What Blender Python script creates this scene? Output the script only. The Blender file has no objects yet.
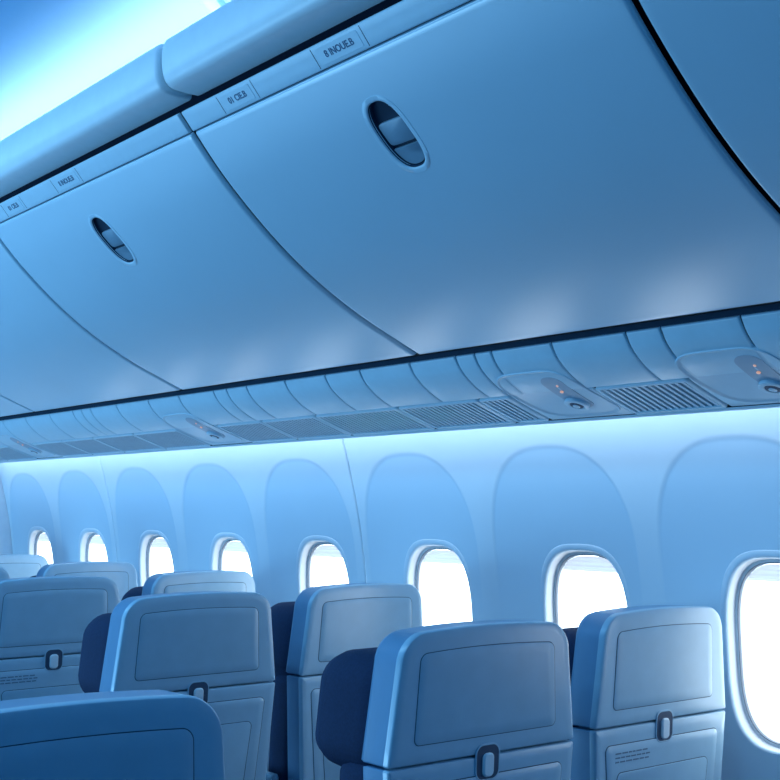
import bpy, bmesh, math, random
from mathutils import Matrix, Vector
random.seed(4)
ZC = 1.42                      # camera height; profiles below are given relative to it
C = bpy.context.scene.collection
scn = bpy.context.scene
scn.view_settings.view_transform = 'Standard'

# ---------------------------------------------------------------- materials
def mat(name, col, rough=0.4, var=0.04, scale=30, bump=0.0, bscale=400, metal=0.0, spec=0.5, emit=None, estr=0.0, coat=0.0):
    m = bpy.data.materials.new(name); m.use_nodes = True
    nt = m.node_tree; b = nt.nodes['Principled BSDF']
    tc = nt.nodes.new('ShaderNodeTexCoord')
    n = nt.nodes.new('ShaderNodeTexNoise'); n.inputs['Scale'].default_value = scale; n.inputs['Detail'].default_value = 3
    nt.links.new(tc.outputs['Object'], n.inputs['Vector'])
    r = nt.nodes.new('ShaderNodeValToRGB')
    r.color_ramp.elements[0].position = .3; r.color_ramp.elements[1].position = .7
    r.color_ramp.elements[0].color = tuple(c*(1-var) for c in col)+(1,)
    r.color_ramp.elements[1].color = tuple(min(1, c*(1+var)) for c in col)+(1,)
    nt.links.new(n.outputs['Fac'], r.inputs['Fac']); nt.links.new(r.outputs['Color'], b.inputs['Base Color'])
    b.inputs['Roughness'].default_value = rough; b.inputs['Metallic'].default_value = metal
    b.inputs['Specular IOR Level'].default_value = spec
    b.inputs['Coat Weight'].default_value = coat
    b.inputs['Coat Roughness'].default_value = .25
    if bump:
        n2 = nt.nodes.new('ShaderNodeTexNoise'); n2.inputs['Scale'].default_value = bscale
        nt.links.new(tc.outputs['Object'], n2.inputs['Vector'])
        bp = nt.nodes.new('ShaderNodeBump'); bp.inputs['Strength'].default_value = bump; bp.inputs['Distance'].default_value = .002
        nt.links.new(n2.outputs['Fac'], bp.inputs['Height']); nt.links.new(bp.outputs['Normal'], b.inputs['Normal'])
    if emit:
        b.inputs['Emission Color'].default_value = emit+(1,); b.inputs['Emission Strength'].default_value = estr
    return m
M = {}
M['bin'] = mat('bin_plastic', (.51,.74,.86), .40, .012, 4, .02, spec=.9, coat=1.0)
M['bezel'] = mat('bezel_plastic', (.54,.75,.86), .36, .02)
M['gap'] = mat('dark_gap', (.003,.010,.025), .8, spec=.1)
M['valance'] = mat('valance_plastic', (.78,.91,.96), .38, .02)
M['psu'] = mat('service_panel_plastic', (.56,.77,.87), .36, .02)
M['psu2'] = mat('service_unit_plastic', (.52,.70,.80), .34, .02)
M['slat'] = mat('grille_slat', (.52,.70,.80), .5)
M['gback'] = mat('grille_backing', (.015,.04,.08), .6)
M['paddle'] = mat('latch_paddle', (.21,.34,.44), .4)
M['dark'] = mat('dark_recess', (.02,.05,.09), .6, spec=.2)
M['print'] = mat('printed_ink', (.06,.14,.25), .6)
M['tiny'] = mat('faint_print', (.13,.21,.30), .6)
M['wall'] = mat('sidewall_plastic', (.60,.79,.90), .5, .012, 6, .03)
# ledge shade over each arch top, painted as deeper blue through a mesh attribute
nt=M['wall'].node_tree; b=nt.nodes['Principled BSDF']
at=nt.nodes.new('ShaderNodeAttribute'); at.attribute_name='arch_shade'
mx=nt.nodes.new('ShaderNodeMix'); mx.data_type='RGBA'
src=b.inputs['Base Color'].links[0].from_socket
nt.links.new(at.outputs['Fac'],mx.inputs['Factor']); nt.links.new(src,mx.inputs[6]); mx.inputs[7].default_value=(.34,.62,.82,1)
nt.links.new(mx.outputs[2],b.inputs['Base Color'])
M['frame'] = mat('window_frame_plastic', (.62,.78,.88), .4, .02)
M['reveal'] = mat('window_reveal', (.64,.69,.73), .35, .01)
M['gasket'] = mat('window_gasket', (.15,.19,.24), .5, .01)
M['pane'] = mat('window_daylight', (.9,.95,1), .2, 0, emit=(.84,.94,1.0), estr=4.0)
M['shade'] = mat('window_shade', (.7,.8,.9), .5, .01, emit=(.88,.92,.95), estr=.60)  # emission stands in for daylight passing through the pulled-down blind
M['ceil'] = mat('ceiling_panel', (.24,.56,.87), .5, .015)
M['shell'] = mat('seat_shell_plastic', (.40,.62,.75), .30, .03, 20, .03, coat=.4)
M['shell2'] = mat('seat_panel_plastic', (.36,.58,.71), .34, .03, 20, .03, coat=.3)
M['side_shade'] = mat('seat_shell_shaded', (.13,.29,.46), .38, .03, 20, .03)  # shell sides darkened in their colour, standing in for unlit faces
M['groove'] = mat('seat_groove', (.04,.08,.14), .6)
M['cush'] = mat('navy_upholstery', (.009,.028,.078), .8, .15, 200, .25, 900, spec=.25)
M['metal'] = mat('brushed_metal', (.5,.55,.6), .3, .05, metal=.9)
M['carpet'] = mat('blue_carpet', (.03,.05,.10), .95, .35, 300, .5, 800)
M['nozzle'] = mat('air_nozzle', (.38,.50,.60), .4, .03)
M['amber'] = mat('amber_indicator', (.8,.45,.35), .4, 0, emit=(1.0,.50,.32), estr=.5)

# ---------------------------------------------------------------- mesh helpers
def origin_of(o):
    v = Vector((0,0,0))
    while o: v += o.location; o = o.parent
    return v
def tag(o, label=None, cat=None, group=None, kind=None):
    if label: o['label'] = label
    if cat: o['category'] = cat
    if group: o['group'] = group
    if kind: o['kind'] = kind
    return o
def empty(name, loc):
    o = bpy.data.objects.new(name, None); C.objects.link(o); o.location = loc; o.empty_display_size = .1
    return o
def obj(name, vf, m, parent=None, sharp=38, att=None):
    verts, faces = vf
    if parent: org = origin_of(parent)
    else:
        xs=[v[0] for v in verts]; ys=[v[1] for v in verts]; zs=[v[2] for v in verts]
        org = Vector(((min(xs)+max(xs))/2,(min(ys)+max(ys))/2,min(zs)))
    me = bpy.data.meshes.new(name)
    me.from_pydata([(v[0]-org.x, v[1]-org.y, v[2]-org.z) for v in verts], [], faces)
    me.materials.append(M[m])
    if att:
        a=me.attributes.new('arch_shade','FLOAT','POINT'); a.data.foreach_set('value',att)
    bm = bmesh.new(); bm.from_mesh(me)
    bmesh.ops.recalc_face_normals(bm, faces=bm.faces)
    for f in bm.faces: f.smooth = True
    for e in bm.edges:
        if len(e.link_faces)==2 and e.calc_face_angle(0) > math.radians(sharp): e.smooth = False
    bm.to_mesh(me); bm.free()
    o = bpy.data.objects.new(name, me); C.objects.link(o)
    if parent: o.parent = parent
    else: o.location = org
    return o
def merge(*parts):
    V=[];F=[]
    for v,f in parts:
        k=len(V); V+=list(v); F+=[tuple(i+k for i in q) for q in f]
    return V,F
def loft(loops, cap0=False, cap1=True, closed=True):
    V=[];F=[];n=len(loops[0])
    for l in loops: V+=list(l)
    for a in range(len(loops)-1):
        for i in range(n if closed else n-1):
            j=(i+1)%n
            F.append((a*n+i,a*n+j,(a+1)*n+j,(a+1)*n+i))
    if cap0: F.append(tuple(range(n)))
    if cap1: F.append(tuple((len(loops)-1)*n+i for i in range(n)))
    return V,F
def box(x0,x1,y0,y1,z0,z1):
    v=[(x,y,z) for x in (x0,x1) for y in (y0,y1) for z in (z0,z1)]
    return v,[(0,1,3,2),(4,6,7,5),(0,4,5,1),(2,3,7,6),(0,2,6,4),(1,5,7,3)]
def tube(p0,p1,r,n=14):
    p0=Vector(p0);p1=Vector(p1);d=(p1-p0).normalized()
    a=d.orthogonal().normalized();b=d.cross(a)
    L=[[p+a*math.cos(t*2*math.pi/n)*r+b*math.sin(t*2*math.pi/n)*r for t in range(n)] for p in (p0,p1)]
    return loft([[tuple(q) for q in l] for l in L],True,True)
def sup(hy,hz,n=3.0,k=56,cy=0,cz=0):
    out=[]
    for i in range(k):
        t=2*math.pi*i/k;c=math.cos(t);s=math.sin(t)
        out.append((cy+hy*math.copysign(abs(c)**(2/n),c), cz+hz*math.copysign(abs(s)**(2/n),s)))
    return out
def trap(hw0,hw1,z0,z1,r0,r1,ins=0,cx=0,n=7,m=6,crown=0):
    hw0-=ins;hw1-=ins;z0+=ins;z1-=ins;r0=max(r0-ins,.0015);r1=max(r1-ins,.0015)
    cs=[(-hw0+r0,z0+r0,r0,180),(hw0-r0,z0+r0,r0,270),(hw1-r1,z1-r1,r1,0),(-hw1+r1,z1-r1,r1,90)]
    pts=[]
    for i,(x,z,r,a0) in enumerate(cs):
        arc=[(x+r*math.cos(math.radians(a0+90*k/n)),z+r*math.sin(math.radians(a0+90*k/n))) for k in range(n+1)]
        pts+=arc
        x2,z2,r2,a2=cs[(i+1)%4]
        nx,nz=x2+r2*math.cos(math.radians(a2)),z2+r2*math.sin(math.radians(a2))
        lx,lz=arc[-1]
        for k in range(1,m+1):
            f=k/(m+1); pts.append((lx+(nx-lx)*f,lz+(nz-lz)*f))
    if crown:
        zm=(z0+z1)/2
        pts=[(x,z+(crown*(1-(x/hw1)**2)*max(0,(z-zm)/(z1-zm)) )) for x,z in pts]
    return [(x+cx,z) for x,z in pts]

class Prof:
    """open section curve in (x, z); d>0 goes towards the cabin"""
    def __init__(s, pts, n=200):
        P=[Vector(p) for p in pts]; P=[2*P[0]-P[1]]+P+[2*P[-1]-P[-2]]
        out=[]
        seg=len(P)-3
        for i in range(seg):
            p0,p1,p2,p3=P[i:i+4]
            for k in range(n//seg):
                t=k/(n//seg)
                out.append(.5*((2*p1)+(-p0+p2)*t+(2*p0-5*p1+4*p2-p3)*t*t+(-p0+3*p1-3*p2+p3)*t**3))
        out.append(P[-2]); s.p=out; s.l=[0]
        for a,b in zip(out,out[1:]): s.l.append(s.l[-1]+(b-a).length)
        s.L=s.l[-1]
    def at(s,u,d=0):
        u2=min(max(u,0),s.L)
        lo,hi=0,len(s.l)-1
        while hi-lo>1:
            mid=(lo+hi)//2
            if s.l[mid]<=u2: lo=mid
            else: hi=mid
        a,b=s.p[lo],s.p[hi]; f=(u2-s.l[lo])/(s.l[hi]-s.l[lo]); q=a+(b-a)*f
        i0=max(lo-2,0); i1=min(hi+2,len(s.p)-1)
        T=(s.p[i1]-s.p[i0]).normalized(); q=q+T*(u-u2)
        N=Vector((-T.y,T.x))*s.sg
        return (q.x+N.x*d, q.y+N.y*d)
    sg=1
    def P(s,u,y,d=0):
        x,z=s.at(u,d); return (x,y,z+ZC)
    def s_at_x(s,x):
        k=min(range(len(s.p)),key=lambda i:abs(s.p[i].x-x)); return s.l[k]
def stations(a,b,step,r):
    e=[0,.12*r,.3*r,.6*r,r]
    lo=[a+q for q in e]; hi=[b-q for q in reversed(e)]
    n=max(1,int((hi[0]-lo[-1])/step)); mid=[lo[-1]+(hi[0]-lo[-1])*k/n for k in range(1,n)]
    return lo+mid+hi
def sheet(pr,s0,s1,y0,y1,ds,dy,r,thick,hole=None,base=0.0):
    S=stations(s0,s1,ds,r);Y=stations(y0,y1,dy,r)
    def dd(s,y):
        q=0
        for e in (min(s-s0,s1-s),min(y-y0,y1-y)):
            e=max(e,0)
            if e<r: q+= r-math.sqrt(max(0,r*r-(r-e)**2))
        return base-min(q,r)
    V=[];F=[];nY=len(Y)
    for s in S:
        for y in Y: V.append(pr.P(s,y,dd(s,y)))
    for i in range(len(S)-1):
        for j in range(nY-1):
            if hole and hole((S[i]+S[i+1])/2,(Y[j]+Y[j+1])/2): continue
            F.append((i*nY+j,i*nY+j+1,(i+1)*nY+j+1,(i+1)*nY+j))
    ring=[(0,j) for j in range(nY)]+[(i,nY-1) for i in range(1,len(S))]+[(len(S)-1,j) for j in range(nY-2,-1,-1)]+[(i,0) for i in range(len(S)-2,0,-1)]
    k0=len(V)
    for i,j in ring: V.append(pr.P(S[i],Y[j],base-thick))
    n=len(ring)
    for a in range(n):
        b=(a+1)%n
        F.append((ring[a][0]*nY+ring[a][1],ring[b][0]*nY+ring[b][1],k0+b,k0+a))
    return V,F
def surf_loft(pr,loops,cap0=False,cap1=True):
    return loft([[pr.P(s,y,d) for s,y in pts] for pts,d in loops],cap0,cap1)
def extrude(pts,y0,y1,caps=True):
    return loft([[(x,y,z+ZC) for x,z in pts] for y in (y0,y1)],caps,caps)
def dup(o,parent=None):
    c=o.copy(); C.objects.link(c)
    if parent: c.parent=parent
    for ch in [k for k in o.children]:
        dup(ch,c)
    return c
def text_mesh(name,txt,size,Mx,m,parent):
    cu=bpy.data.curves.new(name,'FONT'); cu.body=txt; cu.size=size; cu.align_x='CENTER'; cu.align_y='CENTER'; cu.extrude=.0002; cu.offset=.0004
    t=bpy.data.objects.new(name+'_tmp',cu); C.objects.link(t)
    dg=bpy.context.evaluated_depsgraph_get(); dg.update()
    me=bpy.data.meshes.new_from_object(t.evaluated_get(dg)); bpy.data.objects.remove(t)
    me.transform(Matrix.Translation(-origin_of(parent))@Mx)
    me.materials.clear(); me.materials.append(M[m]); me.name=name
    o=bpy.data.objects.new(name,me); C.objects.link(o); o.parent=parent
    return o

PITCH=.616; WY0=1.749; SH=.07
seam=WY0+2.5*PITCH+SH
Y0,Y1=-1.6,seam+5*PITCH+.004
def ordn(k):
    return ['first','second','third','fourth','fifth','sixth','seventh','eighth','ninth','tenth','eleventh','twelfth','thirteenth','fourteenth','fifteenth','sixteenth','seventeenth','eighteenth','nineteenth','twentieth'][k] if k<20 else str(k+1)+'th'

# ---------------------------------------------------------------- setting
tag(obj('floor',box(-2.6,2.62,Y0,Y1,-.05,0),'carpet'),kind='structure',label='dark blue carpeted cabin floor')
tag(obj('wall_far',box(-2.6,2.62,Y1,Y1+.05,0,2.9),'frame'),kind='structure',label='blue cabin partition wall down the aisle at the left edge')

def wbase(Z):
    return 2.56-.24*(Z+.45)**2 if Z>-.45 else 2.56-.08*(Z+.45)**2
HW,HH,WZ=.152,.225,-.347      # window half size and centre
WOFF=.011
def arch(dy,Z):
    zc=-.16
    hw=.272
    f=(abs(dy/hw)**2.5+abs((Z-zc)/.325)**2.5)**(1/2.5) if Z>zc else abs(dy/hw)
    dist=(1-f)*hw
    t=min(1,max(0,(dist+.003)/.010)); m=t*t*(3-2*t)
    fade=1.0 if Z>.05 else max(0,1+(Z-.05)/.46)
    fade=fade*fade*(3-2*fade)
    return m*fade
def wall_panel(y0,n3):
    y1=y0+n3*PITCH
    Ys=stations(y0+.002,y1-.002,.0050,.006)
    Zs=[];z=-1.42
    while z<.37:
        Zs.append(z); z+= .05 if z<-.7 else .0052
    V=[];F=[];A=[];nY=len(Ys)
    cen=[y0+(k+.5)*PITCH-SH for k in range(n3)]
    for Z in Zs:
        for y in Ys:
            wy=min(cen,key=lambda c:abs(y-c-.075))
            e=min(y-y0-.002,y1-.002-y); e=max(e,0)
            rr=.006-math.sqrt(max(0,.006**2-(.006-e)**2)) if e<.006 else 0
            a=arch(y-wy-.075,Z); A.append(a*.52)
            V.append((wbase(Z)-.006+a*.0026+rr,y,Z+ZC))
    for i in range(len(Zs)-1):
        for j in range(nY-1):
            y=(Ys[j]+Ys[j+1])/2;Z=(Zs[i]+Zs[i+1])/2
            if any((abs((y-wy-WOFF)/(HW+.007))**3+abs((Z-WZ)/(HH+.007))**3)<1 for wy in cen): continue
            F.append((i*nY+j,i*nY+j+1,(i+1)*nY+j+1,(i+1)*nY+j))
    return (V,F),A
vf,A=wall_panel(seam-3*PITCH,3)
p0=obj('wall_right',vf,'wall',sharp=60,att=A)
tag(p0,kind='structure',label='curved pale blue sidewall panel with arched window recesses')
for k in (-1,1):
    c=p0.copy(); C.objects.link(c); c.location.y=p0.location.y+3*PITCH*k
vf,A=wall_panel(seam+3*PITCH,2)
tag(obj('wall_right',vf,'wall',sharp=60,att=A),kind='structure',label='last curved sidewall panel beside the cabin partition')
Zl=[-1.42+ .1*k for k in range(19)]
tag(obj('wall_right',loft([[(wbase(Z)+.10,y,Z+ZC) for Z in Zl] for y in (Y0,Y1)],False,False,closed=False),'frame'),kind='structure',label='outer wall skin behind the sidewall panels')
tag(obj('baseboard_right',box(2.42,2.47,Y0,Y1,0,.14),'slat'),kind='structure')

def wloop(cy,hy,hz,d,k=64):
    return [(wbase(z)+.001+d,y,z+ZC) for y,z in sup(hy,hz,3.0,k,cy,WZ)]
def make_window(cy):
    root=empty('window_1',(2.56,cy,ZC+WZ-HH))
    cy+=WOFF
    fr=loft([wloop(cy,HW+.020,HH+.020,.006),wloop(cy,HW+.0195,HH+.0195,-.0055),wloop(cy,HW+.017,HH+.017,-.0064),wloop(cy,HW+.006,HH+.006,-.0064),wloop(cy,HW+.002,HH+.002,-.005),wloop(cy,HW,HH,.002)],False,False)
    obj('window_frame',fr,'frame',root,80)
    rv=loft([wloop(cy,HW+.001,HH+.001,.001),wloop(cy,HW-.002,HH-.002,.016),wloop(cy,HW-.003,HH-.003,.024),wloop(cy,HW-.010,HH-.010,.0245)],False,False)
    obj('window_reveal',rv,'reveal',root,50)
    gk=loft([wloop(cy,HW-.010,HH-.010,.0245),wloop(cy,HW-.0118,HH-.0118,.0240),wloop(cy,HW-.0130,HH-.0130,.027),wloop(cy,HW-.0130,HH-.0130,.032)],False,False)
    obj('window_gasket',gk,'gasket',root,50)
    r2=loft([wloop(cy,HW-.0128,HH-.0128,.031),wloop(cy,HW-.0140,HH-.0140,.046)],False,False)
    obj('inner_reveal',r2,'reveal',root,50)
    pn=loft([wloop(cy,HW-.0130,HH-.0130,.046),wloop(cy,HW-.05,HH-.05,.046)],False,True)
    obj('window_pane',pn,'pane',root)
    hy,hz=HW-.0135,HH-.0135
    rows=[];z=hz-.002;k=0
    while z>hz-.046:
        w=hy*(max(0,1-abs(z/hz)**3))**(1/3)
        rows.append([(wbase(WZ+z)+.004+.032+(.003 if k%2 else 0),cy+w*q,WZ+z+ZC) for q in [-1+.25*j for j in range(9)]])
        z-=.006;k+=1
    obj('window_shade',loft(rows,False,False,closed=False),'shade',root)
    return root
w0=make_window(WY0)
wins=[w0]+[dup(w0) for _ in range(8)]
order=[0,1,2,3,4,5,6,7,-1]
for i,(w,n) in enumerate(zip(wins,order)):
    w.location.y=WY0+PITCH*n; w.name='window_%d'%(i+1)
    tag(w,kind='structure',label='rounded cabin window with white daylight, %s from the right'%ordn(n) if n>=0 else 'rounded cabin window beyond the right edge')

# ceiling: cove rising from behind the bins, closed across the aisle
cp=[(1.50,1.00),(1.47,1.10),(1.38,1.19),(1.22,1.255),(1.0,1.30),(.6,1.35),(0,1.37)]
cp=cp+[(-x,z) for x,z in reversed(cp[:-1])]
CP=Prof(cp)
tag(obj('ceiling',loft([[(x,y,z+ZC) for x,z in [CP.at(CP.L*k/60) for k in range(61)]] for y in (Y0,Y1)],False,False,closed=False),'ceil'),kind='structure',label='smooth arched ceiling washed with blue cove light')
def rib(y):
    sec=[(-.03,0),(-.028,-.014),(-.014,-.024),(.014,-.024),(.028,-.014),(.03,0)]
    loops=[]
    for k in range(61):
        x,z=CP.at(CP.L*k/60); x2,z2=CP.at(CP.L*k/60,1)
        nx,nz=x2-x,z2-z
        if nz>0: nx,nz=-nx,-nz
        loops.append([(x-nx*d*1.0,y+dy,z-nz*d+ZC) for dy,d in sec])
    return loft(loops,False,False,closed=False)
for i,y in enumerate((2.45,4.91)):
    tag(obj('trim_%d'%(i+1),rib(y),'ceil'),kind='structure',label='arched trim band crossing the ceiling')

# ---------------------------------------------------------------- overhead bins
BP=Prof([(2.02,.380),(1.80,.478),(1.62,.588),(1.45,.735),(1.315,.890)])
BP.sg=1
if BP.at(.3,1)[1]>BP.at(.3,0)[1]: BP.sg=-1
BL=1.232; BY=1.213
ls=BP.s_at_x(1.472)
def make_bin(y0):
    y1=y0+BL; ym=(y0+y1)/2+.020
    root=empty('overhead_bin',(1.75,(y0+y1)/2,ZC+.38))
    pts=[BP.at((BP.L-.014)*k/30,-.028) for k in range(31)]+[(1.50,.882),(2.36,.882),(2.38,.42),(2.06,.40)]
    obj('bin_body',extrude(pts,y0+.001,y1-.001),'gap',root)
    hs,hy=.078,.045
    hole=lambda s,y: (abs((s-ls)/(hs+.004))**2.6+abs((y-ym)/(hy+.004))**2.6)<1
    obj('bin_door',sheet(BP,.003,BP.L-.066,y0+.0085,y1-.0085,.0085,.0085,.0075,.012,hole),'bin',root,50)
    obj('bezel',sheet(BP,BP.L-.0640,BP.L-.015,y0+.0085,y1-.0085,.012,.03,.003,.010,None,.0015),'bezel',root,50)
    def lp(ds,dy,d,cs=0,cyy=0,n=2.6): return ([(ls+cs+s,ym+cyy+y) for s,y in sup(ds,dy,n,56)],d)
    la=obj('latch',surf_loft(BP,[lp(hs+.012,hy+.012,-.001),lp(hs+.011,hy+.011,.0008),lp(hs+.003,hy+.003,.0008),lp(hs,hy,0),lp(hs-.002,hy-.002,-.006)],False,False),'bezel',root,60)
    obj('latch_recess',surf_loft(BP,[lp(hs-.001,hy-.001,-.002),lp(hs-.004,hy-.003,-.013),lp(hs-.02,hy-.012,-.016)],False,True),'dark',la,60)
    obj('latch_handle',surf_loft(BP,[lp(.026,hy-.006,-.014,.004,0,7),lp(.026,hy-.006,-.0085,.004,0,7),lp(.0245,hy-.0075,-.0075,.004,0,7)],False,True),'paddle',la,50)
    L0=[(a,b) for a,b in sup(hs-.005,hy-.005,2.6,80) if a<-.025]
    L1=[(a*.985-.0008,b*.97) for a,b in L0]
    obj('latch_handle',surf_loft(BP,[([(ls+a,ym+b) for a,b in L0],-.014),([(ls+a,ym+b) for a,b in L0],-.008),([(ls+a,ym+b) for a,b in L1],-.007)],False,True),'paddle',la,50)
    sc=BP.L-.0390
    for cyp,wd,tx in ((y0+1.005,.056,'01 CIE.B'),(y0+.640,.066,'8 INOUE.B')):
        pl=obj('placard',surf_loft(BP,[([(sc+a,cyp+b) for b,a in trap(wd,wd,-.018,.018,.004,.004)],-.002),([(sc+a,cyp+b) for b,a in trap(wd,wd,-.018,.018,.004,.004,.001)],.0022)],False,True),'bezel',root)
        x,z=BP.at(sc,.0026); xa,za=BP.at(sc+.01,.0026)
        up=Vector((xa-x,0,za-z)).normalized(); rt=Vector((0,-1,0)); nn=rt.cross(up)
        Mx=Matrix(((rt.x,up.x,nn.x,x),(rt.y,up.y,nn.y,cyp),(rt.z,up.z,nn.z,z+ZC),(0,0,0,1)))
        text_mesh('placard_text',tx,.0195,Mx,'print',pl)
        for s_ in (-1,1):
            obj('placard_edge',surf_loft(BP,[([(sc+a,cyp+s_*(wd+.012)+b) for b,a in trap(.0012,.0012,-.021,.021,.0005,.0005)],.000),([(sc+a,cyp+s_*(wd+.012)+b) for b,a in trap(.0009,.0009,-.021,.021,.0005,.0005)],.0018)],False,True),'paddle',pl)
    return root
b0=make_bin(BY)
bins=[(0,b0)]+[(k,dup(b0)) for k in (-1,1,2,3)]
blab={0:'large curved overhead bin in the middle, its whole door and latch in view',-1:'overhead bin cut by the upper right corner, beyond the dark gap',
 1:'overhead bin left of the largest one, with its oval latch in view',2:'overhead bin at the left edge with no latch in view, third from the right corner',3:'small far overhead bin at the left edge, only its lower corner seen'}
for k,b in bins:
    b.location.y=b0.location.y+BL*k if k else b.location.y
    tag(b,blab[k],'overhead bin','overhead bins along the right wall')

VP_=Prof([(1.350,.905),(1.300,.905),(1.268,.910),(1.252,.928),(1.246,.962),(1.249,.998),(1.264,1.018),(1.325,1.026)])
if VP_.at(VP_.L*.5,1)[0]>VP_.at(VP_.L*.5,0)[0]: VP_.sg=-1
v0=obj('valance_panel',sheet(VP_,0,VP_.L,BY+.009-.045,BY+BL-.009-.045,.006,.05,.012,.018),'valance',None,50)
vlab={0:'rounded valance panel above the largest overhead bin',-1:'rounded valance panel past the upper edge, nearest the camera',1:'rounded valance panel at the upper left beside the glowing cove',2:'valance panel above the third bin at the left edge',3:'valance panel above the fourth bin from the right'}
for k in (0,-1,1,2,3):
    v=v0 if k==0 else v0.copy()
    if k: C.objects.link(v); v.location.y=v0.location.y+BL*k
    tag(v,vlab[k],'valance panel','valance panels above the bins')
tag(obj('trim_3',extrude([(1.340,.884),(1.335,.925),(1.285,.930),(1.272,.96),(1.275,.995),(1.48,1.000),(1.50,.99),(1.50,.884)],Y0,Y1),'gap'),kind='structure')

# ---------------------------------------------------------------- passenger service channel
SP=Prof([(2.032,.370),(2.054,.335),(2.096,.300),(2.150,.272),(2.225,.243),(2.305,.216)])
if SP.at(.1,1)[1]>SP.at(.1,0)[1]: SP.sg=-1
s_mid=SP.s_at_x(2.150)
base=[SP.at(SP.L*k/30,-.007) for k in range(31)]
lip=[(2.31,.216),(2.31,.262),(2.30,.275),(2.20,.31),(2.10,.36),(2.04,.385)]
tag(obj('trim_4',extrude(base+lip,Y0,Y1),'dark'),kind='structure',label='continuous dark service channel under the bins')
tag(obj('trim_5',extrude([(2.300,.2175),(2.304,.2125),(2.314,.211),(2.319,.216),(2.319,.262),(2.312,.262),(2.312,.217)],Y0,Y1),'psu'),kind='structure',label='pale lip hiding the wall cove light')
seams=[.02,.35,.62,.95,1.25,1.477,1.675,1.77,1.99,2.19,2.25,2.32,2.50,2.716,2.88,3.085,3.3,3.42,3.50,3.73,3.95,4.2,4.42,4.5,4.58,4.8,5.05,5.3,5.55,5.64,5.73,6.0,6.3,6.43]
vis=0
for a,b in zip(seams,seams[1:]):
    o=obj('cove_panel',sheet(SP,.002,s_mid,a+.0026,b-.0026,.01,.04,.004,.0065),'psu',None,50)
    if b<=1.3: lb='pale cove panel under the bins past the right edge, %s behind the frame edge'%ordn(4-seams.index(a) if seams.index(a)<5 else 0)
    else:
        lb='%s pale cove panel under the bins, %s counted from the right edge'%('narrow' if b-a<.13 else 'wide',ordn(vis)); vis+=1
    tag(o,lb,'cove panel','cove panels under the bins')
mods=[.62,1.560,2.110,3.82,5.40]
edges=[(.04,.30),(.30,.485),(.755,1.10),(1.10,1.425),(1.70,1.972),(2.25,2.37),(2.37,2.70),(2.70,3.10),(3.10,3.40),(3.40,3.682),(3.96,4.30),(4.30,4.65),(4.65,4.95),(4.95,5.262),(5.54,5.9),(5.9,6.3)]
nv=0
for a,b in edges:
    cy=(a+b)/2; h=(b-a)/2-.003; s0,s1=s_mid+.003,SP.L-.006; sc=(s0+s1)/2; hs=(s1-s0)/2
    root=empty('air_grille',SP.P(sc,cy,0))
    T=lambda i,r=.01:[(sc+v,cy+u) for u,v in trap(h,h,-hs,hs,r,r,i)]
    obj('grille_frame',surf_loft(SP,[(T(0),-.007),(T(0),.000),(T(.0015),.0015),(T(.010),.0015),(T(.011),-.006)],False,False),'psu',root,50)
    obj('grille_backing',surf_loft(SP,[(T(.009),-.0065),(T(.012),-.0065)],False,True),'gback',root)
    sl=[];n=int((2*h-.022)/.0180)
    for k in range(n):
        y=a+.014+(k+.5)*(2*h-.022)/n
        w=.0042
        sl.append(surf_loft(SP,[([(s0+.010,y-w),(s1-.010,y-w),(s1-.010,y+w),(s0+.010,y+w)],-.0065),([(s0+.010,y-w),(s1-.010,y-w),(s1-.010,y+w),(s0+.010,y+w)],-.0006)],False,True))
    obj('slats',merge(*sl),'slat',root)
    if b<1.5: lb='slatted air grille past the right edge, %s towards the camera'%ordn(3-edges.index((a,b)))
    else: lb='slatted air grille under the bins, %s from the right edge'%ordn(nv); nv+=1
    tag(root,lb,'air grille','slatted air grilles in the service channel')
def make_unit(cy):
    sc=SP.s_at_x(2.176); hs=.116; hy=.126
    root=empty('service_unit',SP.P(sc,cy,0))
    def E(i):
        return [(sc+u,cy+v-.12*u) for v,u in sup(hy-i,hs-i,4.2,60)]
    obj('mounting_plate',sheet(SP,s_mid+.003,SP.L-.004,cy-.134,cy+.138,.02,.05,.003,.0055,None,-.0012),'psu',root,50)
    obj('unit_body',surf_loft(SP,[(E(0),-.0070),(E(0),.0010),(E(.0012),.0022),(E(.003),.0024),(E(.005),.0014),(E(.009),-.0008)]+[(E(.011+.0125*k),-.0010) for k in range(0,8)]+[(E(.107),-.001)],False,True),'psu2',root,60)
    def disc(ds,dy,r,d0,d1,m,nm,par,ring=None):
        c=lambda q:[(sc+ds+q*math.cos(2*math.pi*k/24),cy+dy+q*math.sin(2*math.pi*k/24)) for k in range(24)]
        return obj(nm,surf_loft(SP,[(c(r),d0),(c(r),d1),(c(r*.86),d1+.002),(c(r*.62),d1+.001),(c(r*.55),d1-.003)] if ring else [(c(r),d0),(c(r*.95),d1),(c(r*.6),d1+.001)],False,True),m,par,50)
    def cpz(i): return [(sc-.012+u,cy-.044+v) for u,v in [(a*(.080-i)/.090,b*(.034-i)/.032) for a,b in [(p[1],p[0]) for p in trap(.032,.032,-.090,.090,.030,.030)]]]
    obj('control_plate',surf_loft(SP,[(cpz(0),-.003),(cpz(.0015),.0006),(cpz(.008),.0008),(cpz(.016),.0008),(cpz(.024),.0008),(cpz(.030),.0008)],False,True),'nozzle',root)
    nz=disc(.038,-.034,.031,.000,.008,'bezel','air_nozzle',root,True)
    disc(.038,-.034,.0175,.003,.0085,'groove','nozzle_hole',nz)
    disc(.038,-.034,.0095,.003,.0110,'bezel','nozzle_stem',nz)
    disc(-.026,-.040,.0045,.000,.0024,'amber','call_light',root)
    disc(-.054,-.050,.0032,.000,.0022,'amber','call_light',root)
    return root
u0=make_unit(mods[0])
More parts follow.
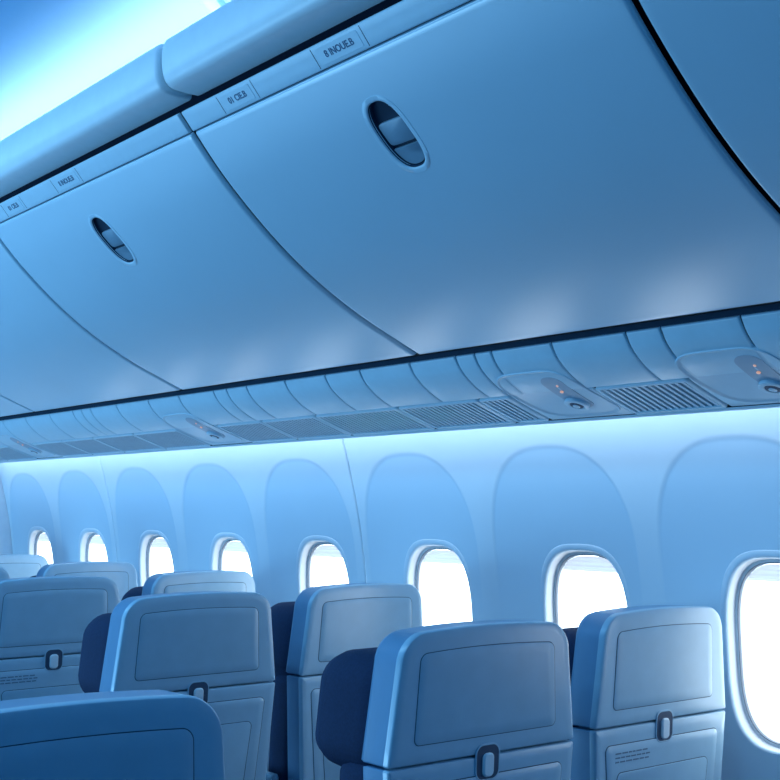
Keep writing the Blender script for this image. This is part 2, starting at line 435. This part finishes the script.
ulab=['service unit with air nozzle past the right edge','service unit with round air nozzle at the right edge of the photo','service unit with air nozzle between two grilles, second from the right','small far service unit above the fourth and fifth windows','tiny far service unit near the left edge']
for i,y in enumerate(mods):
    u=u0 if i==0 else dup(u0)
    u.location.y=u0.location.y+(y-mods[0]) if i else u.location.y
    tag(u,ulab[i],'service unit','passenger service units')

# ---------------------------------------------------------------- seats
def lean(y,z): return y-.06*(z-.95)
def sl(pts,y): return [(x,lean(y,z),z) for x,z in pts]
def pillow(st,*a,**k):
    return [sl(trap(*a,ins=i,**k),y) for i,y in st]
def make_seat():
    root=empty('airline_seat',(0,0,0))
    A=(.240,.219,.9475,1.184,.005,.055)
    h=obj('headrest_shell',loft(pillow([(.05,-.0030),(.02,-.003),(.0045,-.0029),(.002,-.0018),(.0006,.0005),(0,.003),(0,.014)],*A,crown=.010),True,False),'shell',root,35)
    obj('shaded_shell_side',loft(pillow([(0,.014),(.0012,.016),(.001,.074),(.004,.084),(.012,.088)],*A,crown=.010),False,True),'side_shade',h,60)
    B=(.205,.240,.36,.9445,.05,.005)
    h=obj('backrest_shell',loft(pillow([(.05,-.0030),(.02,-.003),(.0045,-.0029),(.002,-.0018),(.0006,.0005),(0,.003),(0,.014)],*B),True,False),'shell',root,35)
    obj('shaded_shell_side',loft(pillow([(0,.014),(.0012,.016),(.001,.066),(.004,.078)],*B),False,True),'side_shade',h,60)
    P=(.182,.174,.983,1.148,.011,.016)
    pn=obj('back_panel',loft(pillow([(0,-.003),(.0003,-.0040),(.0010,-.0043),(.02,-.0043)],*P,crown=.006),False,True),'shell2',root,35)
    obj('panel_groove',loft(pillow([(-.0013,-.0028),(-.0013,-.0034),(0.0005,-.0034)],*P,crown=.006),False,True),'groove',pn)
    T=(.165,.204,.48,.908,.03,.014)
    tr=obj('tray_table',loft(pillow([(0,-.001),(.0003,-.0046),(.0010,-.0050),(.02,-.0050)],*T),False,True),'shell',root,35)
    obj('tray_groove',loft(pillow([(-.0016,-.0028),(-.0016,-.0034),(.0005,-.0034)],*T),False,True),'groove',tr)
    T2=(.130,.165,.53,.848,.02,.014)
    obj('tray_inset',loft(pillow([(0,-.0046),(.0005,-.0062),(.0015,-.0065)],*T2),False,True),'shell2',tr)
    obj('inset_groove',loft(pillow([(-.0014,-.0046),(-.0014,-.0056),(.0005,-.0056)],*T2),False,True),'groove',tr)
    random.seed(2)
    bars=[]
    for r in range(3):
        x=-.172
        while x<-.060:
            w=random.uniform(.008,.02)
            q=[(x,.891-r*.009),(x+w,.891-r*.009),(x+w,.8880-r*.009),(x,.8880-r*.009)]
            bars.append(loft([sl(q,-.0045),sl(q,-.0056)],False,True)); x+=w+.004
    obj('placard_text',merge(*bars),'tiny',tr)
    L=(.030,.030,.899,.966,.018,.018)
    la=obj('tray_latch',loft(pillow([(-.0012,-.003),(-.0012,-.0054),(0,-.0059),(.0012,-.0059),(.0022,-.0052)],*L),False,False),'shell2',root,50)
    obj('latch_recess',loft(pillow([(.0018,-.0056),(.010,-.0055)],*L),False,True),'groove',la)
    obj('latch_knob',loft(pillow([(0,-.005),(0,-.008),(.003,-.011)],.014,.014,.905,.950,.010,.010),False,True),'valance',la)
    obj('headrest',loft(pillow([(.02,.086),(.008,.092),(.001,.105),(-.002,.13),(-.002,.20),(.003,.250),(.014,.278),(.034,.294),(.065,.302)],.220,.212,.905,1.136,.065,.070),True,True),'cush',root,70)
    obj('backrest',loft(pillow([(.02,.076),(.004,.084),(0,.10),(0,.15),(.012,.185),(.04,.20)],.228,.222,.42,.94,.04,.03),True,True),'cush',root,70)
    sc=[]
    for i,z in ((.03,.335),(.008,.345),(0,.37),(0,.43),(.01,.455),(.04,.468)):
        sc.append([(x,y,z) for x,y in trap(.232,.232,.13,.64,.04,.06,i)])
    obj('seat_cushion',loft(sc,True,True),'cush',root,70)
    obj('seat_frame',merge(box(-.22,.22,.16,.60,.28,.333),tube((-.23,.22,.29),(.23,.22,.29),.02),tube((-.23,.52,.29),(.23,.52,.29),.02)),'metal',root)
    for s in (-1,1):
        obj('leg',merge(tube((s*.17,.22,.28),(s*.17,.14,.012),.016),tube((s*.17,.52,.28),(s*.17,.60,.012),.016),box(s*.17-.02,s*.17+.02,.10,.64,0,.014)),'metal',root)
        ar=[]
        for i,z in ((.004,.630),(0,.636),(0,.655),(.004,.664)):
            ar.append([(s*.256+x,y,z) for x,y in trap(.014,.014,.10,.56,.012,.012,i,n=4,m=2)])
        a=obj('armrest',loft(ar,True,True),'shell',root,60)
        obj('armrest_post',box(s*.256-.010,s*.256+.010,.12,.17,.33,.632),'groove',a)
    return root
seat=make_seat()
CA,CB=1.662,2.238
R=[1.81,2.905,3.84,4.78,5.73]
spots=[(CA,R[0],'grey-backed airline seat nearest the camera in the centre, with large navy headrest side'),
(CB,R[0]+.045,'grey-backed airline seat beside the window at right, its tray latch in view'),
(.607,1.395,'dark blue seat back cut by the lower left corner, across the aisle'),
(CA-.008,R[1],'grey airline seat left of centre, second in the aisle column'),
(CB-.015,R[1]+.03,'grey airline window seat in the middle, half hidden behind the nearest seat'),
(CA,R[2],'airline seat cut by the left edge, third in the aisle column'),
(CB-.02,R[2]+.02,'airline window seat showing only its top behind the left-of-centre seat'),
(CA,R[3],'far aisle seat just past the left edge, fourth in its column'),
(CB-.02,R[3],'pale far window seat top above the seat at the left edge'),
(CA,R[4],'aisle seat far down the cabin, fifth in its column'),
(CB,R[4],'farthest seat top in view, touching the left edge under the windows')]
for i,(x,y,lb) in enumerate(spots):
    s=seat if i==0 else dup(seat)
    s.location=(x,y,0)
    if x>2: s.scale=(.93,1,1)
    tag(s,lb,'airline seat','airline seats seen from behind')

# ---------------------------------------------------------------- light
def area(name,loc,aim,sx,sy,power,col,spread=math.pi):
    l=bpy.data.lights.new(name,'AREA'); l.shape='RECTANGLE'; l.size=sx; l.size_y=sy; l.energy=power; l.color=col; l.spread=spread
    o=bpy.data.objects.new(name,l); C.objects.link(o)
    d=Vector(aim)-Vector(loc); z=-d.normalized(); x=Vector((0,1,0)) if abs(z.y)<.9 else Vector((1,0,0))
    y=z.cross(x).normalized(); x=y.cross(z).normalized()
    o.matrix_world=Matrix.Translation(loc)@Matrix((x,y,z)).transposed().to_4x4()
    return o
area('wall_cove_light',(2.350,2.43,ZC+.262),(2.44,2.43,ZC+.10),7.9,.03,9.5,(.72,.83,1.0))
area('ceiling_cove_light',(1.345,2.43,ZC+1.045),(1.41,2.43,ZC+1.20),7.9,.03,12,(1.0,.98,1.0),math.radians(140))
area('seat_top_fill',(.10,3.6,ZC+1.33),(.35,3.6,ZC),5,.25,40,(.28,.65,1.0))  # unseen fill added to lift the seat tops, no cabin fixture
area('low_bin_fill',(-1.7,4.9,.35),(1.7,3.6,1.9),3.0,.8,94,(.28,.64,1.0))  # fill added from low left to brighten the bin faces, not a window
w=bpy.data.worlds.new('cabin_ambient'); scn.world=w; w.use_nodes=True
bg=w.node_tree.nodes['Background']; bg.inputs[0].default_value=(.022,.265,.69,1); bg.inputs[1].default_value=.50

# ---------------------------------------------------------------- camera
cam=bpy.data.cameras.new('camera'); co=bpy.data.objects.new('camera',cam); C.objects.link(co)
cam.sensor_width=36; cam.lens=1250/780*36; cam.clip_start=.02
co.matrix_world=Matrix(((.7852,-.0572,-.6165,0),(-.6192,-.0726,-.7818,0),(0,.9957,-.0924,ZC),(0,0,0,1)))
scn.camera=co
